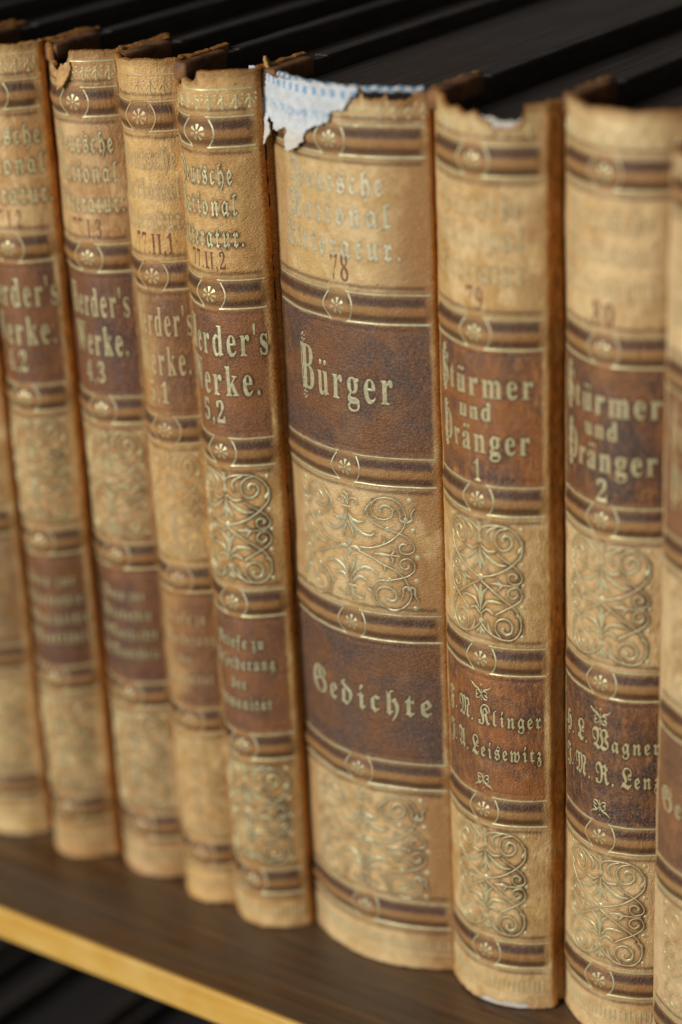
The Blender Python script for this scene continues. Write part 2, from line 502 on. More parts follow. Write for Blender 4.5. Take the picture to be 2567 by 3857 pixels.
# scroll design of the narrow volumes (half of it; the other half is its mirror image)
SCROLL_A = [
    ('line', 20, [(425, 640), (428, 570), (470, 495), (560, 455), (700, 440), (850, 452), (970, 515), (1040, 610), (1058, 710), (1030, 790), (975, 845), (900, 905), (760, 985), (600, 1045), (470, 1078)]),
    ('drop', 60, [(1055, 600), (1050, 680), (1000, 745)]),
    ('grow', 44, [(860, 458), (745, 490), (682, 570), (692, 660), (760, 722), (850, 712), (915, 650), (900, 575), (830, 552), (785, 590), (800, 628)]),
    ('leaf', 34, [(720, 445), (600, 500), (552, 570), (600, 670)]),
    ('line', 17, [(690, 770), (800, 835), (900, 885), (1000, 955), (1050, 1040), (1020, 1100), (935, 1118)]),
    ('grow', 34, [(1020, 1100), (935, 1118), (870, 1080), (866, 1015), (920, 990), (978, 1018), (960, 1055)]),
    ('grow', 34, [(1055, 1250), (1010, 1168), (930, 1160), (868, 1195), (860, 1252), (920, 1290), (980, 1262), (975, 1220)]),
    ('line', 17, [(1055, 1240), (1025, 1310), (920, 1378), (790, 1440), (660, 1510)]),
    ('line', 20, [(445, 1125), (600, 1205), (750, 1290), (900, 1380), (980, 1460), (1030, 1570), (1020, 1680), (950, 1765), (850, 1800), (700, 1785), (560, 1730), (445, 1640)]),
    ('drop', 54, [(1030, 1600), (1020, 1520), (960, 1480)]),
    ('grow', 44, [(760, 1795), (670, 1700), (675, 1605), (745, 1550), (840, 1552), (908, 1620), (890, 1705), (815, 1730), (770, 1685), (800, 1645)]),
    ('leaf', 32, [(650, 1780), (570, 1700), (540, 1575)]),
    ('drop', 44, [(455, 700), (560, 760), (680, 745)]),
    ('leaf', 52, [(470, 760), (600, 860), (720, 905), (840, 900)]),
    ('leaf', 42, [(450, 1480), (540, 1370), (690, 1350), (790, 1372)]),
    ('drop', 46, [(445, 1520), (530, 1460), (640, 1500)]),
    ('leaf', 40, [(437, 740), (455, 860), (560, 1000)]),
    ('leaf', 40, [(440, 1440), (470, 1280), (560, 1190)]),
    ('leaf', 40, [(590, 1135), (700, 1135), (820, 1140)]),
    ('leaf', 26, [(780, 1135), (720, 1110), (690, 1070)]),
    ('leaf', 26, [(780, 1140), (745, 1170), (715, 1215)]),
    ('line', 13, [(800, 1138), (880, 1138), (1010, 1135)]),
    ('leaf', 26, [(435, 560), (445, 480), (470, 410)]),
    ('leaf', 30, [(445, 1700), (490, 1740), (500, 1770)]),
]
DOTS_A = [(1050, 468, 28), (1055, 882, 28), (1070, 1130, 26), (1055, 1390, 28), (1050, 1752, 28)]
MID_A = [('line', 24, [(430, 420), (432, 640)]), ('drop', 60, [(432, 700), (434, 860), (438, 1010)]), ('drop', 60, [(440, 1490), (440, 1330), (442, 1165)]),
         ('line', 22, [(442, 1500), (442, 1640)]), ('leaf', 50, [(442, 1660), (442, 1775)])]
MDOT_A = [(430, 640, 34), (435, 1085, 42), (442, 1610, 36)]
# wide scroll design of the thick volume
SCROLL_B = [
    ('line', 18, [(700, 905), (800, 905), (900, 880), (1000, 830), (1080, 760), (1130, 690), (1150, 620), (1147, 560), (1110, 470), (1040, 412), (950, 400), (870, 430), (832, 490)]),
    ('grow', 40, [(832, 490), (838, 560), (890, 608), (960, 616), (1018, 590), (1035, 530), (1000, 486), (945, 482), (912, 520), (925, 548)]),
    ('drop', 40, [(1070, 500), (1098, 560), (1100, 620), (1150, 648)]),
    ('drop', 40, [(1232, 505), (1200, 560), (1203, 620), (1155, 650)]),
    ('leaf', 26, [(860, 430), (795, 500), (752, 592)]),
    ('line', 15, [(790, 520), (800, 590), (850, 650), (920, 690), (980, 715), (1060, 745), (1150, 790), (1213, 870), (1210, 930), (1160, 955)]),
    ('grow', 34, [(1210, 930), (1160, 955), (1100, 940), (1083, 890), (1110, 858), (1150, 866)]),
    ('line', 18, [(690, 945), (800, 990), (920, 1055), (1030, 1110), (1100, 1172), (1140, 1230), (1162, 1290), (1180, 1360), (1152, 1440), (1080, 1500), (1000, 1516), (910, 1480), (862, 1420)]),
    ('grow', 40, [(862, 1420), (860, 1342), (900, 1292), (970, 1290), (1030, 1332), (1040, 1400), (990, 1430), (945, 1405)]),
    ('drop', 40, [(1085, 1412), (1105, 1350), (1110, 1295), (1160, 1275)]),
    ('drop', 40, [(1245, 1432), (1212, 1370), (1212, 1305), (1165, 1275)]),
    ('grow', 34, [(1215, 1050), (1165, 1000), (1102, 1015), (1085, 1065), (1125, 1105), (1165, 1085), (1150, 1055)]),
    ('line', 15, [(1215, 1045), (1215, 1110), (1172, 1160), (1100, 1190), (985, 1215), (900, 1220), (842, 1255), (802, 1320), (830, 1420), (885, 1492)]),
    ('leaf', 22, [(815, 1340), (775, 1315), (758, 1288)]),
    ('leaf', 40, [(848, 955), (920, 965), (1000, 965)]),
    ('leaf', 26, [(1000, 965), (1032, 930), (1010, 888)]),
    ('leaf', 26, [(1000, 975), (1022, 1010), (1010, 1042)]),
    ('line', 12, [(990, 966), (1090, 975)]),
    ('leaf', 22, [(925, 870), (945, 830), (940, 785)]), ('leaf', 22, [(920, 1060), (945, 1090), (938, 1130)]),
    ('leaf', 56, [(600, 915), (660, 925), (712, 938)]),
    ('leaf', 48, [(600, 575), (640, 640), (700, 662), (760, 640)]),
    ('leaf', 48, [(600, 590), (650, 700), (740, 778), (820, 782), (870, 740)]),
    ('leaf', 34, [(585, 640), (630, 740), (652, 832)]),
    ('line', 17, [(585, 500), (620, 440), (675, 430), (697, 470), (675, 482)]),
    ('leaf', 22, [(580, 480), (600, 400), (640, 380)]),
    ('leaf', 44, [(605, 1170), (640, 1070), (655, 992)]),
    ('leaf', 46, [(608, 1230), (650, 1160), (740, 1108), (820, 1122), (880, 1165)]),
    ('leaf', 44, [(615, 1282), (660, 1218), (720, 1212), (772, 1242)]),
    ('line', 17, [(612, 1312), (640, 1390), (700, 1422), (732, 1392), (702, 1368)]),
    ('leaf', 22, [(608, 1330), (625, 1410), (650, 1440)]),
]
DOTS_B = [(1190, 430, 31), (1215, 725, 30), (1245, 990, 30), (1230, 1225, 30), (1215, 1500, 30), (980, 715, 32), (985, 1215, 30), (1150, 618, 28), (1162, 1300, 26)]
MID_B = [('leaf', 64, [(592, 905), (594, 820)]), ('leaf', 64, [(597, 920), (600, 1000)]), ('line', 22, [(522, 515), (625, 520)]), ('line', 22, [(555, 1300), (656, 1305)]),
         ('line', 15, [(575, 500), (572, 360)]), ('line', 15, [(605, 1310), (610, 1450)]), ('line', 14, [(582, 540), (584, 650)]), ('line', 14, [(602, 1150), (604, 1290)])]


def scroll(G, design, z0, z1, half, worn_rng=None):
    zc, hz = (z0 + z1) / 2, (z1 - z0) / 2
    if design == 'A':
        S, D, Mi, Md = SCROLL_A, DOTS_A, MID_A, MDOT_A
        cv = lambda x, y: ((x - 435) / 640 * half, zc - (y - 1115) / 690 * hz)
    else:
        S, D, Mi, Md = SCROLL_B, DOTS_B, MID_B, []
        cv = lambda x, y: ((x - 592) / 655 * half, zc - (y - 0.06 * (x - 592) - 903) / 560 * hz)
    ws = ((half / (640 if design == 'A' else 655)) * 0.45 + hz / 690 * 0.55) * (1.10 if design == 'A' else 1.0)
    for pr, w, pts in S:
        q = [cv(*p) for p in pts]
        G.ribbon(q, max(0.24, w * ws), pr); G.ribbon([(-a, b) for a, b in q], max(0.24, w * ws), pr)
    for x, y, r in D:
        a, b = cv(x, y); G.dot(a, b, r * ws); G.dot(-a, b, r * ws)
    for pr, w, pts in Mi: G.ribbon([(0.0 if abs(cv(*p)[0]) < 0.09 * half and pr != 'line' else cv(*p)[0], cv(*p)[1]) for p in pts], max(0.24, w * ws), pr)
    for x, y, r in Md: G.dot(0, cv(x, y)[1], r * ws)


def fleuron(G, u, z, s, flip):
    f = -1 if flip else 1
    for m in (-1, 1):
        P = lambda *L: [(u + m * a * s, z + f * b * s) for a, b in L]
        G.ribbon(P((0.15, 0.2), (0.7, 0.75), (1.3, 0.9), (2.2, 1.7)), 0.42, 'leaf')
        G.ribbon(P((0.05, -0.1), (0.6, 0.5), (1.15, 0.1), (0.95, -0.4), (0.6, -0.3)), 0.26)
        G.ribbon(P((0.05, -0.3), (0.5, -1.0), (1.1, -1.1), (1.2, -0.6), (0.85, -0.55)), 0.26)
    G.ribbon([(u, z - f * 1.5 * s), (u, z + f * 0.9 * s)], 0.26); G.dot(u, z + f * 1.6 * s, 0.24 * s)


BANDS = [180.0, 147.2, 113.7, 79.9, 46.2, 13.0]
GL = 2.95                                     # gilt rule above and below each band centre


def rosette_band(G, zc, uL, uR):
    for m in (-1, 1):
        ut = uR if m > 0 else -uL
        a = [(m * (2.2 + 1.25 * math.sin(math.pi * t)), zc + (GL - 0.1) * (1 - 2 * t)) for t in np.linspace(0, 1, 9)]
        G.ribbon(a, 0.38)
        for sg in (-1, 1):
            G.ribbon([(m * 1.75, zc + sg * (GL + 0.1)), (m * 3.4, zc + sg * GL), (m * (ut * 0.6), zc + sg * GL), (m * ut, zc + sg * GL)], 0.46)
    for k in range(7):
        G.sector(0, zc, 0.55, 1.62, math.pi / 2 + k * 2 * math.pi / 7, 0.23)
    G.dot(0, zc, 0.34)


# ------------------------------------------------------------------ a book
BOOKG = 'old leather bound volumes standing on the shelf'


class Spine:
    """plan of the rounded back: flat sides, elliptical bulge; u = arc length from its middle"""
    def __init__(s, a, S, side=15.0, utf=0.955, skew=0.0, dz=0.0):
        # parabola between the shoulders, a tight rounded corner, then the flat side with the groove of the joint
        f = lambda x: -S * (1 - (x / a) ** 2) + skew * x / a
        e = a - 0.5; xp = np.linspace(-e, e, 600); yp = f(xp)
        def corner(m):
            x0, y0 = m * e, f(m * e); sl = m * 2 * S * e / a ** 2 + skew / a
            cx, cy = m * a, y0 + 0.5 * (m * sl); x1, y1 = m * a, max(y0, cy) + 0.8
            t = np.linspace(0, 1, 24)[1:]; return ((1 - t) ** 2 * x0 + 2 * t * (1 - t) * cx + t * t * x1, (1 - t) ** 2 * y0 + 2 * t * (1 - t) * cy + t * t * y1)
        rx, ry = corner(1); lx_, ly_ = corner(-1); n = 110
        def flat(y0):
            y = np.linspace(y0, y0 + side, n)[1:]; return 1.15 * np.exp(-((y - y0 - 2.0) / 0.9) ** 2), y
        rd, rY = flat(ry[-1]); ld, lY = flat(ly_[-1])
        X = np.r_[(-a + ld)[::-1], lx_[::-1], xp, rx, a - rd]; Y = np.r_[lY[::-1], ly_[::-1], yp, ry, rY]
        U = np.r_[0, np.cumsum(np.hypot(np.diff(X), np.diff(Y)))]; k0 = n - 1 + 23
        U -= np.interp(0.0, xp, U[k0:k0 + 600])
        s.X, s.Y, s.U, s.a, s.S, s.dz = X, Y, U, a, S, dz
        dx, dy = np.gradient(X, U), np.gradient(Y, U); L = np.hypot(dx, dy)
        s.NX, s.NY = dy / L, -dx / L
        s.ut = float(min(np.interp(utf * a, xp, U[k0:k0 + 600]), -np.interp(-utf * a, xp, U[k0:k0 + 600])))   # tooling stops here
    def at(s, u):
        return np.interp(u, s.U, s.X), np.interp(u, s.U, s.Y), np.interp(u, s.U, s.NX), np.interp(u, s.U, s.NY)
    def relief(s, u, z):
        fade = 1 - sstep(s.ut - 1.8, s.ut + 0.9, np.abs(u))
        h = 0.0; z = z - s.dz
        for zc in BANDS:
            d = np.abs(z - zc)
            h = h + 0.50 * (1 - sstep(0.1, 2.6, d)) - 0.16 * np.exp(-((d - 4.25) / 0.28) ** 2) - 0.10 * np.exp(-((d - 2.55) / 0.3) ** 2)
        return h * fade
    def place(s, V):
        V = np.asarray(V, float); x, y, nx, ny = s.at(V[:, 0]); h = V[:, 2] + s.relief(V[:, 0], V[:, 1])
        return np.stack([x + nx * h, y + ny * h, V[:, 1]], 1)


def splat(pts, u0, u1, z0, z1, cell=0.25, blur=3):
    nu, nz = int((u1 - u0) / cell) + 2, int((z1 - z0) / cell) + 2; A = np.zeros((nu, nz))
    p = np.array(pts)
    if len(p):
        iu = np.clip(((p[:, 0] - u0) / cell).astype(int), 0, nu - 1); iz = np.clip(((p[:, 1] - z0) / cell).astype(int), 0, nz - 1)
        np.maximum.at(A, (iu, iz), 1.0)
    for _ in range(blur):
        B = A.copy(); B[1:] += A[:-1]; B[:-1] += A[1:]; C = B.copy(); C[:, 1:] += B[:, :-1]; C[:, :-1] += B[:, 1:]; A = C / 9.0
    return A, nu, nz


def book(name_label, c, a, yb, S, H, lean, seed, lines, inks, top=None, bottom=None, design='A', half=None, stain=(1, 1), stain_fn=None,
         tone=0.0, tone_fn=None, mat=None, gmat=None, dirt=0.6, depth=128.0, fleurons=False, utf=0.955, skew=0.0, dz=0.0, uoff=0.0, smat=None, ground=0.45):
    root = bpy.data.objects.new('book', None); COL.objects.link(root)
    root.location = (c * MM, (yb + S) * MM, 0.05 * MM); root.rotation_euler = (0, math.radians(lean), 0)
    tag(root, name_label, 'book', BOOKG)
    sp = Spine(a, S, utf=utf, skew=skew, dz=dz); ut = sp.ut; half = half or (ut - abs(uoff)) * 0.84; uL, uR = -ut - uoff, ut - uoff
    # ---- tooling in (u, z, h)
    rules = Gilt()
    for zc in BANDS: rosette_band(rules, zc, uL, uR)
    rules.ribbon([(uL, 188.3), (uR, 188.3)], 0.42)
    k = int((ut - abs(uoff)) / 2.7)
    for i in range(-k, k + 1):
        u = i * 2.7
        rules.dot(u, 187.0, 0.33); rules.ribbon([(u, 186.9), (u, 184.9)], 0.28); rules.dot(u, 184.6, 0.42)
        for m in (-1, 1):
            rules.ribbon([(u, 186.6), (u + m * 0.5, 186.1), (u + m * 0.85, 185.4), (u + m * 1.05, 185.6)], 0.30)
        rules.dot(u + 1.35, 187.2, 0.26); rules.dot(u + 1.35, 186.3, 0.24)
    n = int(ut * 2 / 1.05)
    for i in range(n):
        u = uL + 0.6 + i * 1.05
        rules.ribbon([(u, 4.4), (u + 0.05, 6.9)], 0.50 if i % 2 else 0.34, 'line', 0.10)
    rules.ribbon([(uL, 3.5), (uR, 3.5)], 0.3, 'line', 0.08)
    orn = Gilt()
    scroll(orn, design, 84.6, 109.0, half); scroll(orn, design, 17.6, 41.6, half)
    let = Gilt()
    ser = Gilt()
    for (s, st, uc, zb, xh, w, cs) in lines:
        V, F = text_geo(s, st, uc, zb, xh, w, capscale=cs); V, F = slice_u(V, F); (ser if st == 'g' and zb > 150 else let).mesh(V, F)
    if fleurons:
        fleuron(let, -0.2, 72.2, 1.15, False); fleuron(let, -0.2, 52.6, 1.15, True)
    for (s, st, uc, zb, xh, w, cs) in lines:
        if s in ('Bürger', 'Stürmer', 'Dränger'):
            u0 = uc - w / 2 + 0.95; hh = xh * 1.62 * cs / 1.1; e = xh * 0.42
            let.ribbon([(u0, zb - e), (u0, zb + hh + e)], 0.30, 'leaf', 0.09); let.ribbon([(u0 - 0.75, zb - 0.2), (u0 - 0.8, zb + hh * .5), (u0 - 0.75, zb + hh + .2)], 0.26, 'line', 0.09)
            for kk in range(5):
                for m in (-1, 1): let.dot(u0 + m * 0.42, zb - e * .4 + kk * (hh + e * .8) / 4, 0.24, 0.09)
            for zz_, m in ((zb - e, -1), (zb + hh + e, 1)):
                let.dot(u0, zz_, 0.30, 0.09); let.dot(u0 - 0.5, zz_ - m * 0.45, 0.22, 0.09); let.dot(u0 + 0.5, zz_ - m * 0.45, 0.22, 0.09)
    ink = Gilt()
    for (s, st, uc, zb, xh, w, cs) in inks:
        V, F = text_geo(s, st, uc, zb, xh, w, h=0.07, capscale=cs); V, F = slice_u(V, F); ink.mesh(V, F)
    # ---- leather grid
    umax = sp.U[-1]
    us = np.r_[-np.arange(umax, ut + 1, -0.6), np.arange(-ut - 1, ut + 1.01, 0.26)]
    us = np.unique(np.r_[np.linspace(-umax, -ut - 1, 26), np.linspace(-ut - 1, ut + 1, int((2 * ut + 2) / 0.26)), np.linspace(ut + 1, umax, 26)])
    zs = np.linspace(0, H, int(H / 0.34))
    Uu, Z = np.meshgrid(us, zs, indexing='ij')
    ztop = H - .3 + (noise2(us * 0.45, us * 0 + seed, seed + 3, 4, .6) - 0.5) * 0.8
    if top: ztop = ztop + top(us)
    zbot = np.abs(noise2(us * 0.35, us * 0 + 3.3, seed + 9, 3) - 0.5) * 1.1
    if bottom: zbot = zbot + bottom(us)
    Zc = np.minimum(np.maximum(Z, zbot[:, None]), ztop[:, None])
    rel = sp.relief(Uu, Zc)
    # worn hollows, rolled head and tail, small dents
    rel = rel + (noise2(Uu * 0.10, Zc * 0.06, seed + 21, 3) - 0.5) * 0.7 + (noise2(Uu * 0.5, Zc * 0.5, seed + 22, 3) - 0.5) * 0.16
    rel = rel + 0.35 * np.exp(-((ztop[:, None] - Zc) / 1.0) ** 2) * 1.0 + 0.3 * np.exp(-((Zc - zbot[:, None]) / 1.2) ** 2)
    x, y, nx, ny = sp.at(us)
    Xo = x[:, None] + nx[:, None] * rel; Yo = y[:, None] + ny[:, None] * rel
    nu, nz = Uu.shape
    V = np.stack([Xo, Yo, Zc], -1).reshape(-1, 3)
    idx = np.arange(nu * nz).reshape(nu, nz)
    F = np.stack([idx[:-1, :-1], idx[1:, :-1], idx[1:, 1:], idx[:-1, 1:]], -1)
    ok = (np.abs(Zc[:-1, 1:] - Zc[:-1, :-1]) + np.abs(Zc[1:, 1:] - Zc[1:, :-1])) > 1e-6
    F = F[ok]
    # inner face of the leather and the rims
    th = 0.92
    zi = np.r_[0, 0.02, 0.06, np.linspace(0.1, 0.9, 12), 0.94, 0.98, 1.0]
    Zi = zbot[:, None] + (ztop - zbot)[:, None] * zi[None]
    Vi = np.stack([np.repeat((x - nx * th)[:, None], len(zi), 1), np.repeat((y - ny * th)[:, None], len(zi), 1), Zi], -1).reshape(-1, 3)
    ii = np.arange(nu * len(zi)).reshape(nu, -1) + len(V)
    Fi = np.stack([ii[:-1, :-1], ii[:-1, 1:], ii[1:, 1:], ii[1:, :-1]], -1).reshape(-1, 4)
    # rims: own duplicated edge loops
    rl = 0.14 + 0.26 * noise2(us * 0.8, us * 0 + 2.2, seed + 41, 3)
    Vt = np.stack([np.r_[Xo[:, -1], Xo[:, -1] - nx * .35, x - nx * .75, x - nx * th], np.r_[Yo[:, -1], Yo[:, -1] - ny * .35, y - ny * .75, y - ny * th],
                   np.r_[Zc[:, -1], ztop + rl * .8, ztop + rl * .9, ztop - .05]], -1)
    Vb = np.stack([np.r_[Xo[:, 0], x - nx * th], np.r_[Yo[:, 0], y - ny * th], np.r_[Zc[:, 0], zbot]], -1)
    bt = len(V) + len(Vi); bb = bt + len(Vt); q = np.arange(nu - 1)
    Ft = np.vstack([np.stack([bt + r * nu + q, bt + r * nu + q + 1, bt + r * nu + nu + q + 1, bt + r * nu + nu + q], -1) for r in range(3)])
    Fb = np.stack([bb + q, bb + nu + q, bb + nu + q + 1, bb + q + 1], -1)
    allV = np.vstack([V, Vi, Vt, Vb]); allF = np.vstack([F, Fi, Ft, Fb])
    # ---- colouring masks
    Zm = Zc - dz; au = np.abs(Uu); ns = noise2(Uu * 0.8, Zc * 0.8, seed + 31, 4) - 0.5; nl = noise2(Uu * 0.16, Zc * 0.16, seed + 32, 3)
    edge = 1 - sstep(ut - 0.25, ut + 0.25, au + ns * 0.5)
    stripe = np.zeros_like(Zc); band = np.zeros_like(Zc)
    for zc in BANDS:
        d = Zm - zc + ns * 0.35
        b = np.maximum(1.0 * np.exp(-((d - 1.52) / 1.08) ** 4), 0.88 * np.exp(-((d + 1.90) / 0.95) ** 4)); b = np.maximum(b, 0.22 * np.exp(-(d / 2.5) ** 6)); band = np.maximum(band, np.exp(-(d / 3.3) ** 8))
        b = np.maximum(b, 0.36 * np.exp(-((np.abs(d) - GL) / 0.7) ** 2))
        b = np.maximum(b, 0.80 * np.exp(-((np.abs(d) - 4.25) / 0.42) ** 2))
        b = b * np.where(np.abs(Uu - uoff) < 2.6, 0.72, 1.0)
        stripe = np.maximum(stripe, b)
    rub = 1 - sstep(ut - 1.5, ut - 0.5, au + ns * 1.2); stripe *= edge * (.25 + .75 * rub); band *= edge * (.4 + .6 * rub)
    lab = np.zeros_like(Zc)
    for (z0, z1), k in zip(((113.7 + 3.2, 147.2 - 3.2), (46.2 + 3.2, 79.9 - 3.2)), stain):
        lab = np.maximum(lab, k * sstep(z0 - 0.2, z0 + 0.25, Zm + ns * 0.6) * (1 - sstep(z1 - 0.25, z1 + 0.2, Zm + ns * 0.6)))
    lab *= 1 - sstep(ut - 0.9, ut - 0.25, au + ns * 0.6)
    if stain_fn is not None: lab = lab * stain_fn(Uu, Zc, nl)
    wear = sstep(0.60, 0.80, nl) * 0.28
    hin = sstep(ut + 0.05, ut + 0.85, au + ns * 0.8)
    hin = hin * (0.75 + 0.25 * sstep(0.4, 0.6, nl))
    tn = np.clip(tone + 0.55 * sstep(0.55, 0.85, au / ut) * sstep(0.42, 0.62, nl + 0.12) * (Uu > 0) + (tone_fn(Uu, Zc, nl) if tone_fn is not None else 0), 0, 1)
    A, an, az = splat(orn.pts, -umax, umax, 0, H, 0.25, 4); B2, _, _ = splat(ser.pts, -umax, umax, 0, H, 0.25, 3); B, _, _ = splat(let.pts, -umax, umax, 0, H, 0.25, 3)
    D = np.clip(np.maximum(A * 4.6, np.maximum(B * 2.6, B2 * (2.6 if smat is None else 1.3))) - 0.10, 0, 1); W, _, _ = splat(orn.pts, -umax, umax, 0, H, 0.25, 14); W = np.clip(W * 3.2, 0, 1)
    iu = np.clip(((Uu - uoff + umax) / 0.25).astype(int), 0, an - 1); iz = np.clip((Zm / 0.25).astype(int), 0, az - 1)
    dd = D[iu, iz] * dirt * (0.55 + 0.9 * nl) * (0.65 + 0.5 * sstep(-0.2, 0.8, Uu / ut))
    grd = W[iu, iz] * ground * (0.3 + 1.2 * sstep(0.38, 0.66, nl))
    # dark rubbed rim at head and tail
    rim = np.exp(-((ztop[:, None] - Zc) / 0.9) ** 2) * 0.35 + np.exp(-((Zc - zbot[:, None]) / 0.8) ** 2) * 0.18
    dd = np.clip(np.maximum(dd, rim), 0, 0.92)
    ext = len(Vi) + len(Vt) + len(Vb)
    z_ = np.zeros(len(Vi)); t_ = np.full(len(Vt), 0.5); b_ = np.full(len(Vb), 0.5)
    at = {'stripe': np.r_[stripe.ravel(), z_, t_ * 0, b_ * 0], 'band': np.r_[band.ravel(), np.zeros(ext)], 'ground': np.r_[np.clip(grd, 0, .8).ravel(), np.zeros(ext)], 'stain': np.r_[lab.ravel(), np.full(ext, 0.0)],
          'hinge': np.r_[hin.ravel(), z_ + 1, t_ + 0.2, b_], 'tone': np.r_[tn.ravel(), z_ + 1, t_, b_], 'wear': np.r_[wear.ravel(), np.zeros(ext)],
          'dirt': np.r_[dd.ravel(), z_ + 0.8, t_ * 0.5, b_ * 0.6]}
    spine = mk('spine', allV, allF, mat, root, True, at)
    # ---- gilt and ink parts, each laid on the leather
    def lay(G, nm, m, cuts=(-9, 999), lift=0.0):
        if not G.v: return
        v = np.array(G.v); v[:, 2] += lift; v[:, 0] += uoff; v[:, 1] += dz
        # follow the worn surface too
        e = (noise2(v[:, 0] * 0.10, v[:, 1] * 0.06, seed + 21, 3) - 0.5) * 0.7 + (noise2(v[:, 0] * 0.5, v[:, 1] * 0.5, seed + 22, 3) - 0.5) * 0.16
        zt = np.interp(v[:, 0], us, ztop)
        keep = v[:, 1] < zt - 0.5; v[:, 2] += e
        P = sp.place(v); f = [q for q in G.f if all(keep[i] for i in q)]
        zf = np.array([v[q[0], 1] - dz for q in f]) if f else np.zeros(0)
        for lo, hi in zip(cuts[:-1], cuts[1:]):
            g = [q for q, z0 in zip(f, zf) if lo <= z0 < hi]
            if not g: continue
            used = sorted({i for q in g for i in q}); mp = {i: k for k, i in enumerate(used)}
            mk(nm if lo < 183.4 or nm != 'gilt_band' else 'gilt_pendants', P[used], [tuple(mp[i] for i in q) for q in g], m, spine, False)
    lay(rules, 'gilt_band', gmat, (-9, 8.2, 30, 62, 96, 130, 165, 183.4, 999)); lay(orn, 'gilt_scrollwork', gmat, (-9, 62, 999)); lay(let, 'gilt_lettering', gmat, (-9, 96, 999)); lay(ser, 'series_title', smat or gmat); lay(ink, 'stamped_number', M_ink)
    # ---- boards, turned-in leather, pages
    rr = random.Random(seed)
    for m in (-1, 1):
        xo, xi = m * (a - 1.05), m * (a - 3.5)
        xe = m * (a - 0.15); yb_ = 16.2
        g = Geo(); g.box(min(xo, xi), max(xo, xi), 2.0, yb_ - 0.02, 0.6, H - 1.0 - (2.5 if m > 0 else 0)); g.box(min(xe, xi), max(xe, xi), yb_, depth, 0.6, H - 0.7 - (2.7 if m > 0 else 0), 0.5, 0.03, rr, 14); bo = g.build('board', M_board, root)
        ln = rr.uniform(10.5, 14.5)
        if m < 0:      # leather turned in over the top of the left board, worn and rounded
            g = Geo(); g.box(min(xo, xi) - 0.75, max(xo, xi) + 0.1, -1.2, ln, H - 4.0, H - 0.1 + rr.uniform(-.2, .3), 0.62, 0.035, rr, 4); o = g.build('leather_turn_in', M_turn, bo, True)
            o.data.polygons.foreach_set('use_smooth', np.ones(len(o.data.polygons), bool))
        else:
            g = Geo(); g.box(min(xo, xi) - 0.05, max(xo, xi) + 0.5, 0.4, ln * .7, H - 6.5, H - 3.2, 0.6, 0.03, rr, 3); g.build('leather_turn_in', M_turn, bo, True)
    # rounded page block
    px = a - 3.7; t = np.linspace(-math.pi / 2, math.pi / 2, 25)
    fx = list(px * np.sin(t)); fy = list(3.0 - (S - 1.0) * np.cos(t) ** 2)
    ring = [(px, depth - 4.0)] + [(-px, depth - 4.0)] + list(zip(fx, fy))
    nr = len(ring); zt_ = H - (4.2 if a > 15 else 5.6)
    vv = [(p[0], p[1], 2.8) for p in ring] + [(p[0], p[1], zt_) for p in ring]
    ff = [(i, (i + 1) % nr, nr + (i + 1) % nr, nr + i) for i in range(nr)] + [tuple(range(nr - 1, -1, -1)), tuple(range(nr, 2 * nr))]
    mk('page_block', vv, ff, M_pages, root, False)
    return root, sp, spine, us, ztop


G0 = lambda s: gold('gilt_%d' % s, s)
DNL = lambda c, w=(20, 22, 24), xh=3.0: [('Deutsche', 'g', c, 169.6, xh, w[0], 1.12), ('National', 'g', c, 163.4, xh, w[1], 1.12), ('Litteratur.', 'g', c, 157.0, xh, w[2], 1.12)]
HERDER = lambda c, n, w=(17.5, 15.5): [("Herder's", 'r', c, 134.4, 4.2, w[0], 1.1), ('Werke.', 'r', c, 125.9, 4.2, w[1], 1.1), (n, 'r', c - 1.2, 119.8, 3.0, 5.2, 1)]
IDEEN = lambda c, w: [('Ideen zur', 'f', c, 69.3, 2.0, w * .72, 1), ('Philosophie', 'f', c, 64.6, 2.0, w * .86, 1), ('der Geschichte', 'f', c, 59.9, 2.0, w, 1), ('der Menschheit', 'f', c, 55.2, 2.0, w, 1)]
BRIEFE = lambda c, w: [('Briefe zu', 'f', c, 69.3, 2.1, w * .75, 1), ('Beförderung', 'f', c, 64.4, 2.1, w, 1), ('der', 'f', c, 59.8, 1.9, w * .22, 1), ('Humanität', 'f', c, 55.0, 2.1, w * .85, 1)]


def tear(parts):
    """sum of ragged bites: (centre, half width, depth)"""
    def f(u):
        r = np.zeros_like(u)
        for c, w, d in parts: r = r - d * np.clip(1 - ((u - c) / w) ** 2, 0, 1) ** 0.6
        return r - np.where(r < -0.2, noise2(u * 1.1, u * 0 + 1.3, 77, 4) * 1.0, 0)
    return f


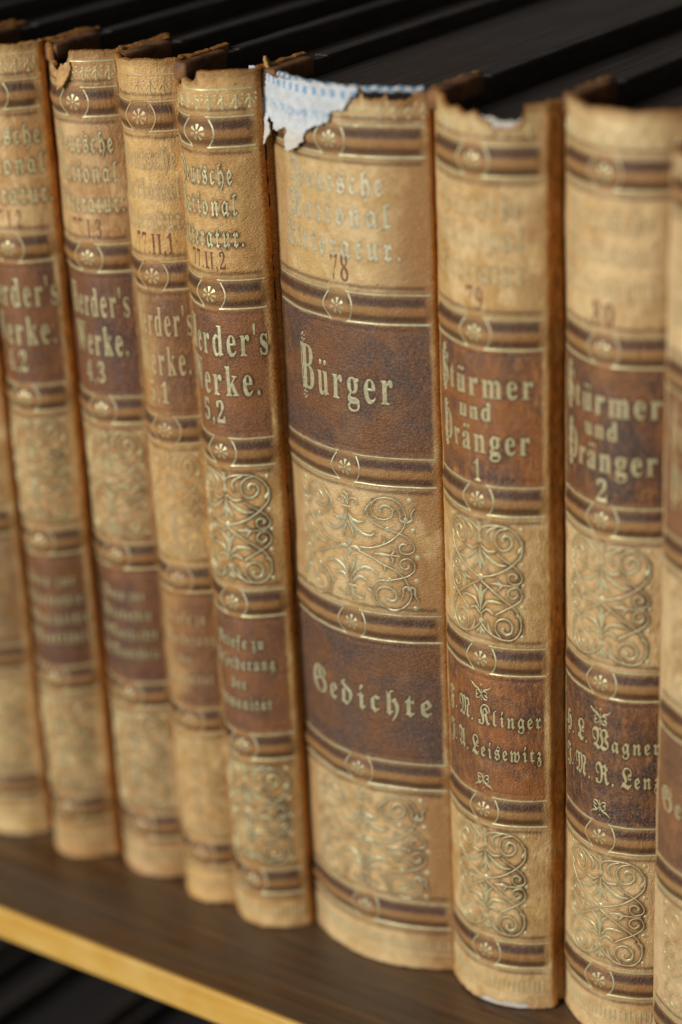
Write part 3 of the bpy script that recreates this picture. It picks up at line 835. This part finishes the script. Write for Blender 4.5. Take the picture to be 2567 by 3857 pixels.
# far left to right -------------------------------------------------------------------------------------------------
book('dark blurred head of the leftmost volume, just a brown corner at the upper left', -146.0, 11.6, -8.5, 7.0, 190.0, -1.0, 10,
     [], [], mat=leather('leather_10', 10, crack=.2), gmat=G0(10), stain=(.75, .6))
book('leather volume at the left end of the row, cut off by the picture edge', -122.6, 10.4, -9.5, 7.0, 190.3, -1.0, 1,
     DNL(0, (17, 18, 19)) + HERDER(0, '4,1', (16.5, 14.5)) + IDEEN(0, 17), [('77.I,1', 'r', 0, 151.6, 2.6, 7, 1)], mat=leather('leather_1', 1, crack=.2), gmat=G0(1), stain=(.75, .6))
book('leather volume marked 4,2 with evenly brown labels and a smooth unbroken head', -100.7, 9.4, -9.0, 7.0, 190.6, -1.0, 2,
     DNL(0, (18, 19, 21)) + HERDER(0, '4,2', (19, 16.5)) + IDEEN(0, 19), [('77.I,2', 'r', 0, 151.6, 2.6, 7, 1)],
     uoff=1.5, mat=leather('leather_2', 2, (0.57, 0.385, 0.175), (0.40, 0.215, 0.075), labA=(.17, .066, .022), labB=(.085, .038, .024), crack=.2), gmat=gold('gilt_2', 2, .3))
b3, sp3, spine3, us3, zt3 = book('leather volume marked 4,3 with purple brown labels and a ragged torn head', -80.9, 10.0, -5.8, 5.6, 190.6, -1.0, 3,
     DNL(0, (15, 16, 17.5)) + HERDER(0, '4,3', (16, 14)) + IDEEN(0, 15.5), [('77.I,3', 'r', 0, 151.6, 2.6, 7, 1)],
     top=tear([(-5.5, 3.2, 2.6), (-2.2, 2.6, 4.6), (-0.4, 1.6, 2.2)]),
     uoff=1.3, skew=-0.4, mat=leather('leather_3', 3, (0.55, 0.37, 0.175), (0.38, 0.20, 0.075), labA=(.13, .050, .022), labB=(.055, .030, .028), crack=.15), gmat=gold('gilt_3', 3, .25), tone_fn=lambda u, z, n: .35 * sstep(.45, .65, n))
book('pale orange leather volume marked 77.II,1 with faded gilding and a smooth rolled head', -61.7, 8.1, -7.6, 4.8, 190.8, -1.0, 4,
     DNL(-.3, (14, 15, 16)) + HERDER(0, '5,1', (15, 13)) + BRIEFE(0, 14), [('77.II,1', 'r', .6, 151.8, 2.9, 8.5, 1)],
     stain=(1, 1), stain_fn=lambda u, z, n: .50 + .48 * sstep(-4.5, 3.0, u + (n - .5) * 9),
     uoff=1.0, dz=-0.6, mat=leather('leather_4', 4, (0.61, 0.40, 0.165), (0.49, 0.275, 0.085), labA=(.24, .098, .030), labB=(.13, .056, .026), crack=.3), gmat=gold('gilt_4', 4, .75), dirt=.35)
book('leather volume marked 5,2 with bright gilding and a chewed upper left corner', -45.0, 10.2, -9.1, 6.6, 190.6, -0.9, 5,
     DNL(-1.2, (15, 16.2, 18)) + [("Herder's", 'r', .5, 134.4, 4.3, 21.4, 1.1), ('Werke.', 'r', -.2, 125.9, 4.3, 18.6, 1.1), ('5,2', 'r', -1.6, 119.9, 3.1, 6.0, 1)] + BRIEFE(0, 16.5),
     [('77.II,2', 'r', -.6, 152.4, 2.4, 8.8, 1)], top=tear([(-9.2, 3.0, 4.2), (-5.6, 2.2, 3.0), (-1.8, 2.6, 1.6)]),
     uoff=0.2, dz=-1.5, mat=leather('leather_5', 5, (0.57, 0.365, 0.145), (0.42, 0.225, 0.07), labA=(.23, .090, .030), labB=(.105, .048, .030), crack=.35, vertical=False), gmat=gold('gilt_5', 5, .05, (.60, .56, .33)), dirt=.95)
b6, sp6, spine6, us6, zt6 = book('thick leather volume number 78 with torn white and blue cloth at its head', -17.2, 19.6, -6.2, 6.8, 190.6, -0.5, 6,
     DNL(-.8, (23, 25.5, 29), 3.3) + [('Bürger', 'r', -.4, 127.9, 4.9, 23.0, 1.3), ('Gedichte', 'f', 1.2, 60.2, 3.9, 31, 1.05)],
     [('78', 'r', .6, 152.2, 3.5, 4.2, 1)], design='B', half=14.9, utf=0.99, top=lambda u: -1.2 + tear([(5, 3, .9), (10.5, 2.2, .7), (15.5, 2.5, 1.0)])(u),
     uoff=0.9, skew=-1.1, smat=gold('faded_gilt_6', 16, .28, (.56, .54, .38)), mat=leather('leather_6', 6, (0.60, 0.43, 0.215), (0.49, 0.32, 0.125), labA=(.135, .056, .022), labB=(.060, .041, .036), crack=.14, vertical=False), gmat=gold('gilt_6', 6, .20, (.50, .47, .29)), dirt=.62,
     tone_fn=lambda u, z, n: .42 * sstep(8.5, 12.5, u + (n - .5) * 5) + .5 * sstep(-11.5, -15.5, u))
b7, sp7, spine7, us7, zt7 = book('leather volume number 79 with a scalloped torn head and frayed foot beside the thick one', 13.9, 13.4, -6.9, 6.8, 190.4, 0, 7,
     DNL(-.4, (19, 20, 22)) + [('Stürmer', 'r', -.2, 134.6, 3.4, 22.6, 1.25), ('und', 'r', -.8, 129.9, 2.4, 7.6, 1), ('Dränger', 'r', -.4, 123.4, 3.4, 21.6, 1.25), ('1', 'r', -.2, 117.4, 2.9, 1.5, 1),
                              ('F. M. Klinger', 'f', -.1, 65.4, 2.45, 24.4, 1.25), ('J. A. Leisewitz', 'f', -.1, 58.0, 2.45, 24.4, 1.25)],
     [('79', 'r', -.3, 151.6, 2.9, 3.8, 1)], top=tear([(-6, 3, 1.2), (-1, 2.5, 1.6), (3.5, 2.5, 2.2), (7.5, 3.2, 3.6)]),
     bottom=lambda u: 1.1 * sstep(-2, 0, u) * (1 - sstep(9, 10, u)) + noise2(u * .9, u * 0, 5, 3) * .8, fleurons=True, half=9.0,
     uoff=0.7, skew=-1.5, smat=gold('faded_gilt_7', 17, .70, (.50, .47, .30), (.50, .36, .16)), mat=leather('leather_7', 7, (0.60, 0.42, 0.205), (0.43, 0.255, 0.085), labA=(.23, .080, .020), labB=(.060, .036, .029), crack=.62), gmat=gold('gilt_7', 7, .22, (.57, .52, .285)), dirt=.85)
book('leather volume number 80 with nearly black labels and a smooth rolled head', 40.0, 13.2, -4.0, 7.0, 191.5, 0.25, 8,
     DNL(-.4, (19, 20, 22)) + [('Stürmer', 'r', -.2, 134.6, 3.4, 22.6, 1.25), ('und', 'r', -.8, 129.9, 2.4, 7.6, 1), ('Dränger', 'r', -.4, 123.4, 3.4, 21.6, 1.25), ('2', 'r', -.2, 117.4, 2.9, 2.4, 1),
                              ('H. L. Wagner', 'f', -.3, 65.4, 2.5, 24.0, 1.25), ('J. M. R. Lenz', 'f', -.3, 58.0, 2.5, 24.0, 1.25)],
     [('80', 'r', -.3, 151.6, 2.9, 4.8, 1)], fleurons=True, half=9.6,
     uoff=-0.4, skew=-0.6, smat=gold('faded_gilt_8', 18, .75, (.50, .46, .30), (.52, .38, .18)), mat=leather('leather_8', 8, (0.61, 0.435, 0.215), (0.47, 0.30, 0.125), labA=(.15, .058, .020), labB=(.040, .028, .026), crack=.5), gmat=gold('gilt_8', 8, .3, (.55, .51, .285)), dirt=.8)
book('leather volume at the right end of the row jutting forward, cut by the picture edge', 66.7, 13.6, -13.7, 7.0, 187, 0.55, 9,
     DNL(-.4, (19, 20, 22)) + [('Stürmer', 'r', -.2, 134.2, 3.7, 22.6, 1.2), ('und', 'r', -.8, 129.2, 2.6, 7.6, 1), ('Dränger', 'r', -.4, 123.8, 3.7, 21.6, 1.2), ('Gedichte', 'f', 0, 60.5, 3.2, 24, 1.1)],
     [], half=9.6, mat=leather('leather_9', 9, (0.61, 0.44, 0.235), (0.50, 0.33, 0.15), labA=(.19, .088, .04), labB=(.10, .055, .035), crack=.4), gmat=gold('gilt_9', 9, .45), dirt=.4)

# ------------------------------------------------------------------ torn cloth and headband of the thick volume
POLY = [(-26.6, 190.0), (-24.0, 190.1), (-21.4, 189.4), (-14.4, 189.7), (-4.6, 190.5), (7.6, 190.6), (7.8, 189.4), (6.4, 187.6), (4.6, 185.9), (2.0, 185.0), (1.6, 183.6), (-0.3, 182.7), (-1.8, 182.1), (-3.9, 181.1), (-4.8, 180.0), (-4.8, 179.1), (-6.2, 178.2), (-8.4, 176.4),
        (-10.1, 176.3), (-9.9, 179.9), (-10.5, 180.6), (-11.8, 180.6), (-13.3, 179.3), (-14.7, 179.8), (-15.6, 180.7), (-17.4, 181.3), (-16.2, 178.8), (-18.7, 176.0), (-20.0, 174.0), (-22.5, 173.7), (-22.9, 174.7), (-21.8, 180.1), (-22.7, 183.2), (-24.6, 186.2), (-26.4, 188.4)]


def inside(px, py, poly):
    r = np.zeros(px.shape, bool); n = len(poly)
    for i in range(n):
        x0, y0 = poly[i]; x1, y1 = poly[(i + 1) % n]
        if y0 == y1: continue
        c = ((y0 > py) != (y1 > py)) & (px < (x1 - x0) * (py - y0) / (y1 - y0) + x0); r ^= c
    return r


def cloth_at(u, z, h):
    """follows the bulge, then leaves it straight where it is frayed free on the left"""
    u0 = -13.0; x, y, nx, ny = sp6.at(np.maximum(u, u0)); d = np.minimum(u - u0, 0)
    tx, ty = -ny, nx
    lift = 0.55 + h
    return np.stack([x + tx * d + nx * lift, y + ty * d + ny * lift, z], -1)


cs = 0.16
uu, zz = np.meshgrid(np.arange(-28, 10, cs), np.arange(173, 191.4, cs), indexing='ij')
ju = (noise2(uu * 1.1, zz * 1.1, 91, 3) - 0.5) * 1.0; jz = (noise2(uu * 1.1, zz * 1.1, 92, 3) - 0.5) * 1.0
msk = inside(uu + ju, zz + jz, POLY)
hgt = (noise2(uu * 0.3, zz * 0.3, 93, 3) - 0.5) * 1.1 + 0.14 * np.sin(uu * 6.5) * np.sin(zz * 6.5) + 0.3 + 0.16 * np.clip(183.5 - zz, 0, 9) + 0.35 * np.clip((noise2(uu * .9, zz * .25, 96, 3) - .55) * 4, 0, 1) * (zz < 186)
nu, nz = uu.shape; idx = np.arange(nu * nz).reshape(nu, nz)
okc = msk[:-1, :-1] & msk[1:, :-1] & msk[1:, 1:] & msk[:-1, 1:]
Fq = np.stack([idx[:-1, :-1], idx[1:, :-1], idx[1:, 1:], idx[:-1, 1:]], -1)[okc]
Vf = cloth_at(uu.ravel(), zz.ravel(), hgt.ravel()); Vk = cloth_at(uu.ravel(), zz.ravel(), hgt.ravel() - 0.35)
# side walls round the torn outline
pad = np.zeros((nu + 1, nz + 1), bool); pad[1:-1, 1:-1] = okc[:, :] if okc.shape == (nu - 1, nz - 1) else False
walls = []
for i, j in zip(*np.where(okc)):
    a_, b_, c_, d_ = idx[i, j], idx[i + 1, j], idx[i + 1, j + 1], idx[i, j + 1]
    for (p, q), (di, dj) in (((a_, b_), (0, -1)), ((b_, c_), (1, 0)), ((c_, d_), (0, 1)), ((d_, a_), (-1, 0))):
        if not pad[i + 1 + di, j + 1 + dj]: walls.append((q, p, p + nu * nz, q + nu * nz))
allF = np.vstack([Fq, Fq[:, ::-1] + nu * nz, np.array(walls)])
used = np.unique(allF); remap = np.full(2 * nu * nz, -1); remap[used] = np.arange(len(used))
cu = np.r_[uu.ravel(), uu.ravel()][used]; cz = (np.r_[zz.ravel(), zz.ravel()] - 190.3)[used]
mk('torn_cloth_lining', np.vstack([Vf, Vk])[used], remap[allF], M_cloth, b6, True, {'cu': cu, 'cz': cz})
# twisted cord along the head
ring = []; att = []; ua = np.arange(-16.5, 20.0, 0.2)
for u in ua:
    x, y, nx, ny = (float(q) for q in sp6.at(u))
    for k in range(8):
        t = 6.2832 * k / 8; r = 0.62 + 0.10 * math.sin(2.85 * u + t)
        ring.append((x - nx * 0.9 + nx * r * math.cos(t), y - ny * 0.9 + ny * r * math.cos(t), 189.75 + 0.12 * math.sin(u * 1.3) + r * math.sin(t))); att.append(u + t * 0.35)
fc = [(i * 8 + k, i * 8 + (k + 1) % 8, i * 8 + 8 + (k + 1) % 8, i * 8 + 8 + k) for i in range(len(ua) - 1) for k in range(8)]
mk('headband', ring, fc, M_cord, b6, True, {'cu': att})


# ------------------------------------------------------------------ grey paper lining laid bare where the leather of number 79 has torn away
def lining(u0, u1, z0, zt, inset):
    us = np.linspace(u0, u1, int((u1 - u0) / 0.25)); top = zt(us); zs = np.linspace(0, 1, 30)
    Z = z0 + (top - z0)[:, None] * zs[None]; x, y, nx, ny = sp7.at(us)
    w = inset + (noise2(us[:, None] * 0.8, Z * 0.8, 55, 3) - 0.5) * 0.25
    X = x[:, None] - nx[:, None] * w; Y = y[:, None] - ny[:, None] * w
    A = np.stack([X, Y, Z], -1).reshape(-1, 3); B = np.stack([X - nx[:, None] * 0.3, Y - ny[:, None] * 0.3, Z], -1).reshape(-1, 3)
    n, k = Z.shape; ix = np.arange(n * k).reshape(n, k); f = np.stack([ix[:-1, :-1], ix[1:, :-1], ix[1:, 1:], ix[:-1, 1:]], -1).reshape(-1, 4)
    rim = np.stack([ix[:-1, -1], ix[1:, -1], ix[1:, -1] + n * k, ix[:-1, -1] + n * k], -1)
    rim2 = np.stack([ix[:-1, 0], ix[:-1, 0] + n * k, ix[1:, 0] + n * k, ix[1:, 0]], -1)
    return mk('paper_lining', np.vstack([A, B]), np.vstack([f, f[:, ::-1] + n * k, rim, rim2]), M_lining, spine7, True)


lining(-8.0, 11.6, 183.0, lambda u: 188.2 - 1.0 * np.exp(-((u + 4) / 2) ** 2) + (noise2(u * 1.2, u * 0, 61, 3) - 0.5) * 1.6 - 0.9 * sstep(3, 9, u), 0.25)
lining(-3.0, 10.5, 0.25, lambda u: 3.0 + u * 0, 0.2)


# ------------------------------------------------------------------ scraps of torn leather at the heads
def scrap(name, parent, sp, poly, mat, lift_fn, cell=0.18, thick=0.55, seed=70, extra=None):
    P = np.array(poly); u0, z0 = P.min(0) - 0.6; u1, z1 = P.max(0) + 0.6
    uu, zz = np.meshgrid(np.arange(u0, u1, cell), np.arange(z0, z1, cell), indexing='ij')
    m = inside(uu + (noise2(uu * 1.3, zz * 1.3, seed, 3) - .5) * .9, zz + (noise2(uu * 1.3, zz * 1.3, seed + 1, 3) - .5) * .9, poly)
    nu, nz = uu.shape; ix = np.arange(nu * nz).reshape(nu, nz); ok = m[:-1, :-1] & m[1:, :-1] & m[1:, 1:] & m[:-1, 1:]
    pad = np.zeros((nu + 1, nz + 1), bool); pad[1:-1, 1:-1] = ok
    F = np.stack([ix[:-1, :-1], ix[1:, :-1], ix[1:, 1:], ix[:-1, 1:]], -1)[ok]; N = nu * nz; wl = []
    for i, j in zip(*np.where(ok)):
        q4 = (ix[i, j], ix[i + 1, j], ix[i + 1, j + 1], ix[i, j + 1])
        for k, (di, dj) in enumerate(((0, -1), (1, 0), (0, 1), (-1, 0))):
            if not pad[i + 1 + di, j + 1 + dj]: p, q = q4[k], q4[(k + 1) % 4]; wl.append((q, p, p + N, q + N))
    x, y, nx, ny = sp.at(uu); l = lift_fn(uu, zz) + (noise2(uu * .7, zz * .7, seed + 2, 3) - .5) * .6
    A = np.stack([x + nx * l, y + ny * l, zz], -1).reshape(-1, 3); l = l - thick; B = np.stack([x + nx * l, y + ny * l, zz], -1).reshape(-1, 3)
    allF = np.vstack([F, F[:, ::-1] + N, np.array(wl)]); used = np.unique(allF); mp = np.full(2 * N, -1); mp[used] = np.arange(len(used))
    return mk(name, np.vstack([A, B])[used], mp[allF], mat, parent, True)


M_scrap = simple('torn_leather_flesh', (0.50, 0.30, 0.115), (0.26, 0.115, 0.035), (500, 500, 700), (0.6, 0.8), 0.6, 0.0004)
scrap('torn_leather_flap', spine3, sp3, [(-5.2, 186.6), (-3.8, 187.3), (-2.2, 186.2), (-0.6, 187.6), (1.4, 188.2), (2.0, 186.9), (1.2, 185.2), (0.2, 183.6), (-0.9, 182.4), (-1.6, 183.2), (-1.9, 184.6), (-3.4, 185.0), (-4.8, 185.3)], M_scrap, lambda u, z: .7 + .28 * np.clip(186.4 - z, 0, 4))
scrap('torn_corner', b6, sp6, [(-23.2, 184.5), (-20.6, 184.5), (-20.2, 188.2), (-19.6, 191.2), (-20.4, 192.6), (-21.2, 191.4), (-22.0, 192.0), (-23.0, 190.6)], M_scrap, lambda u, z: .15 + .12 * np.clip(z - 188, 0, 5), seed=75)
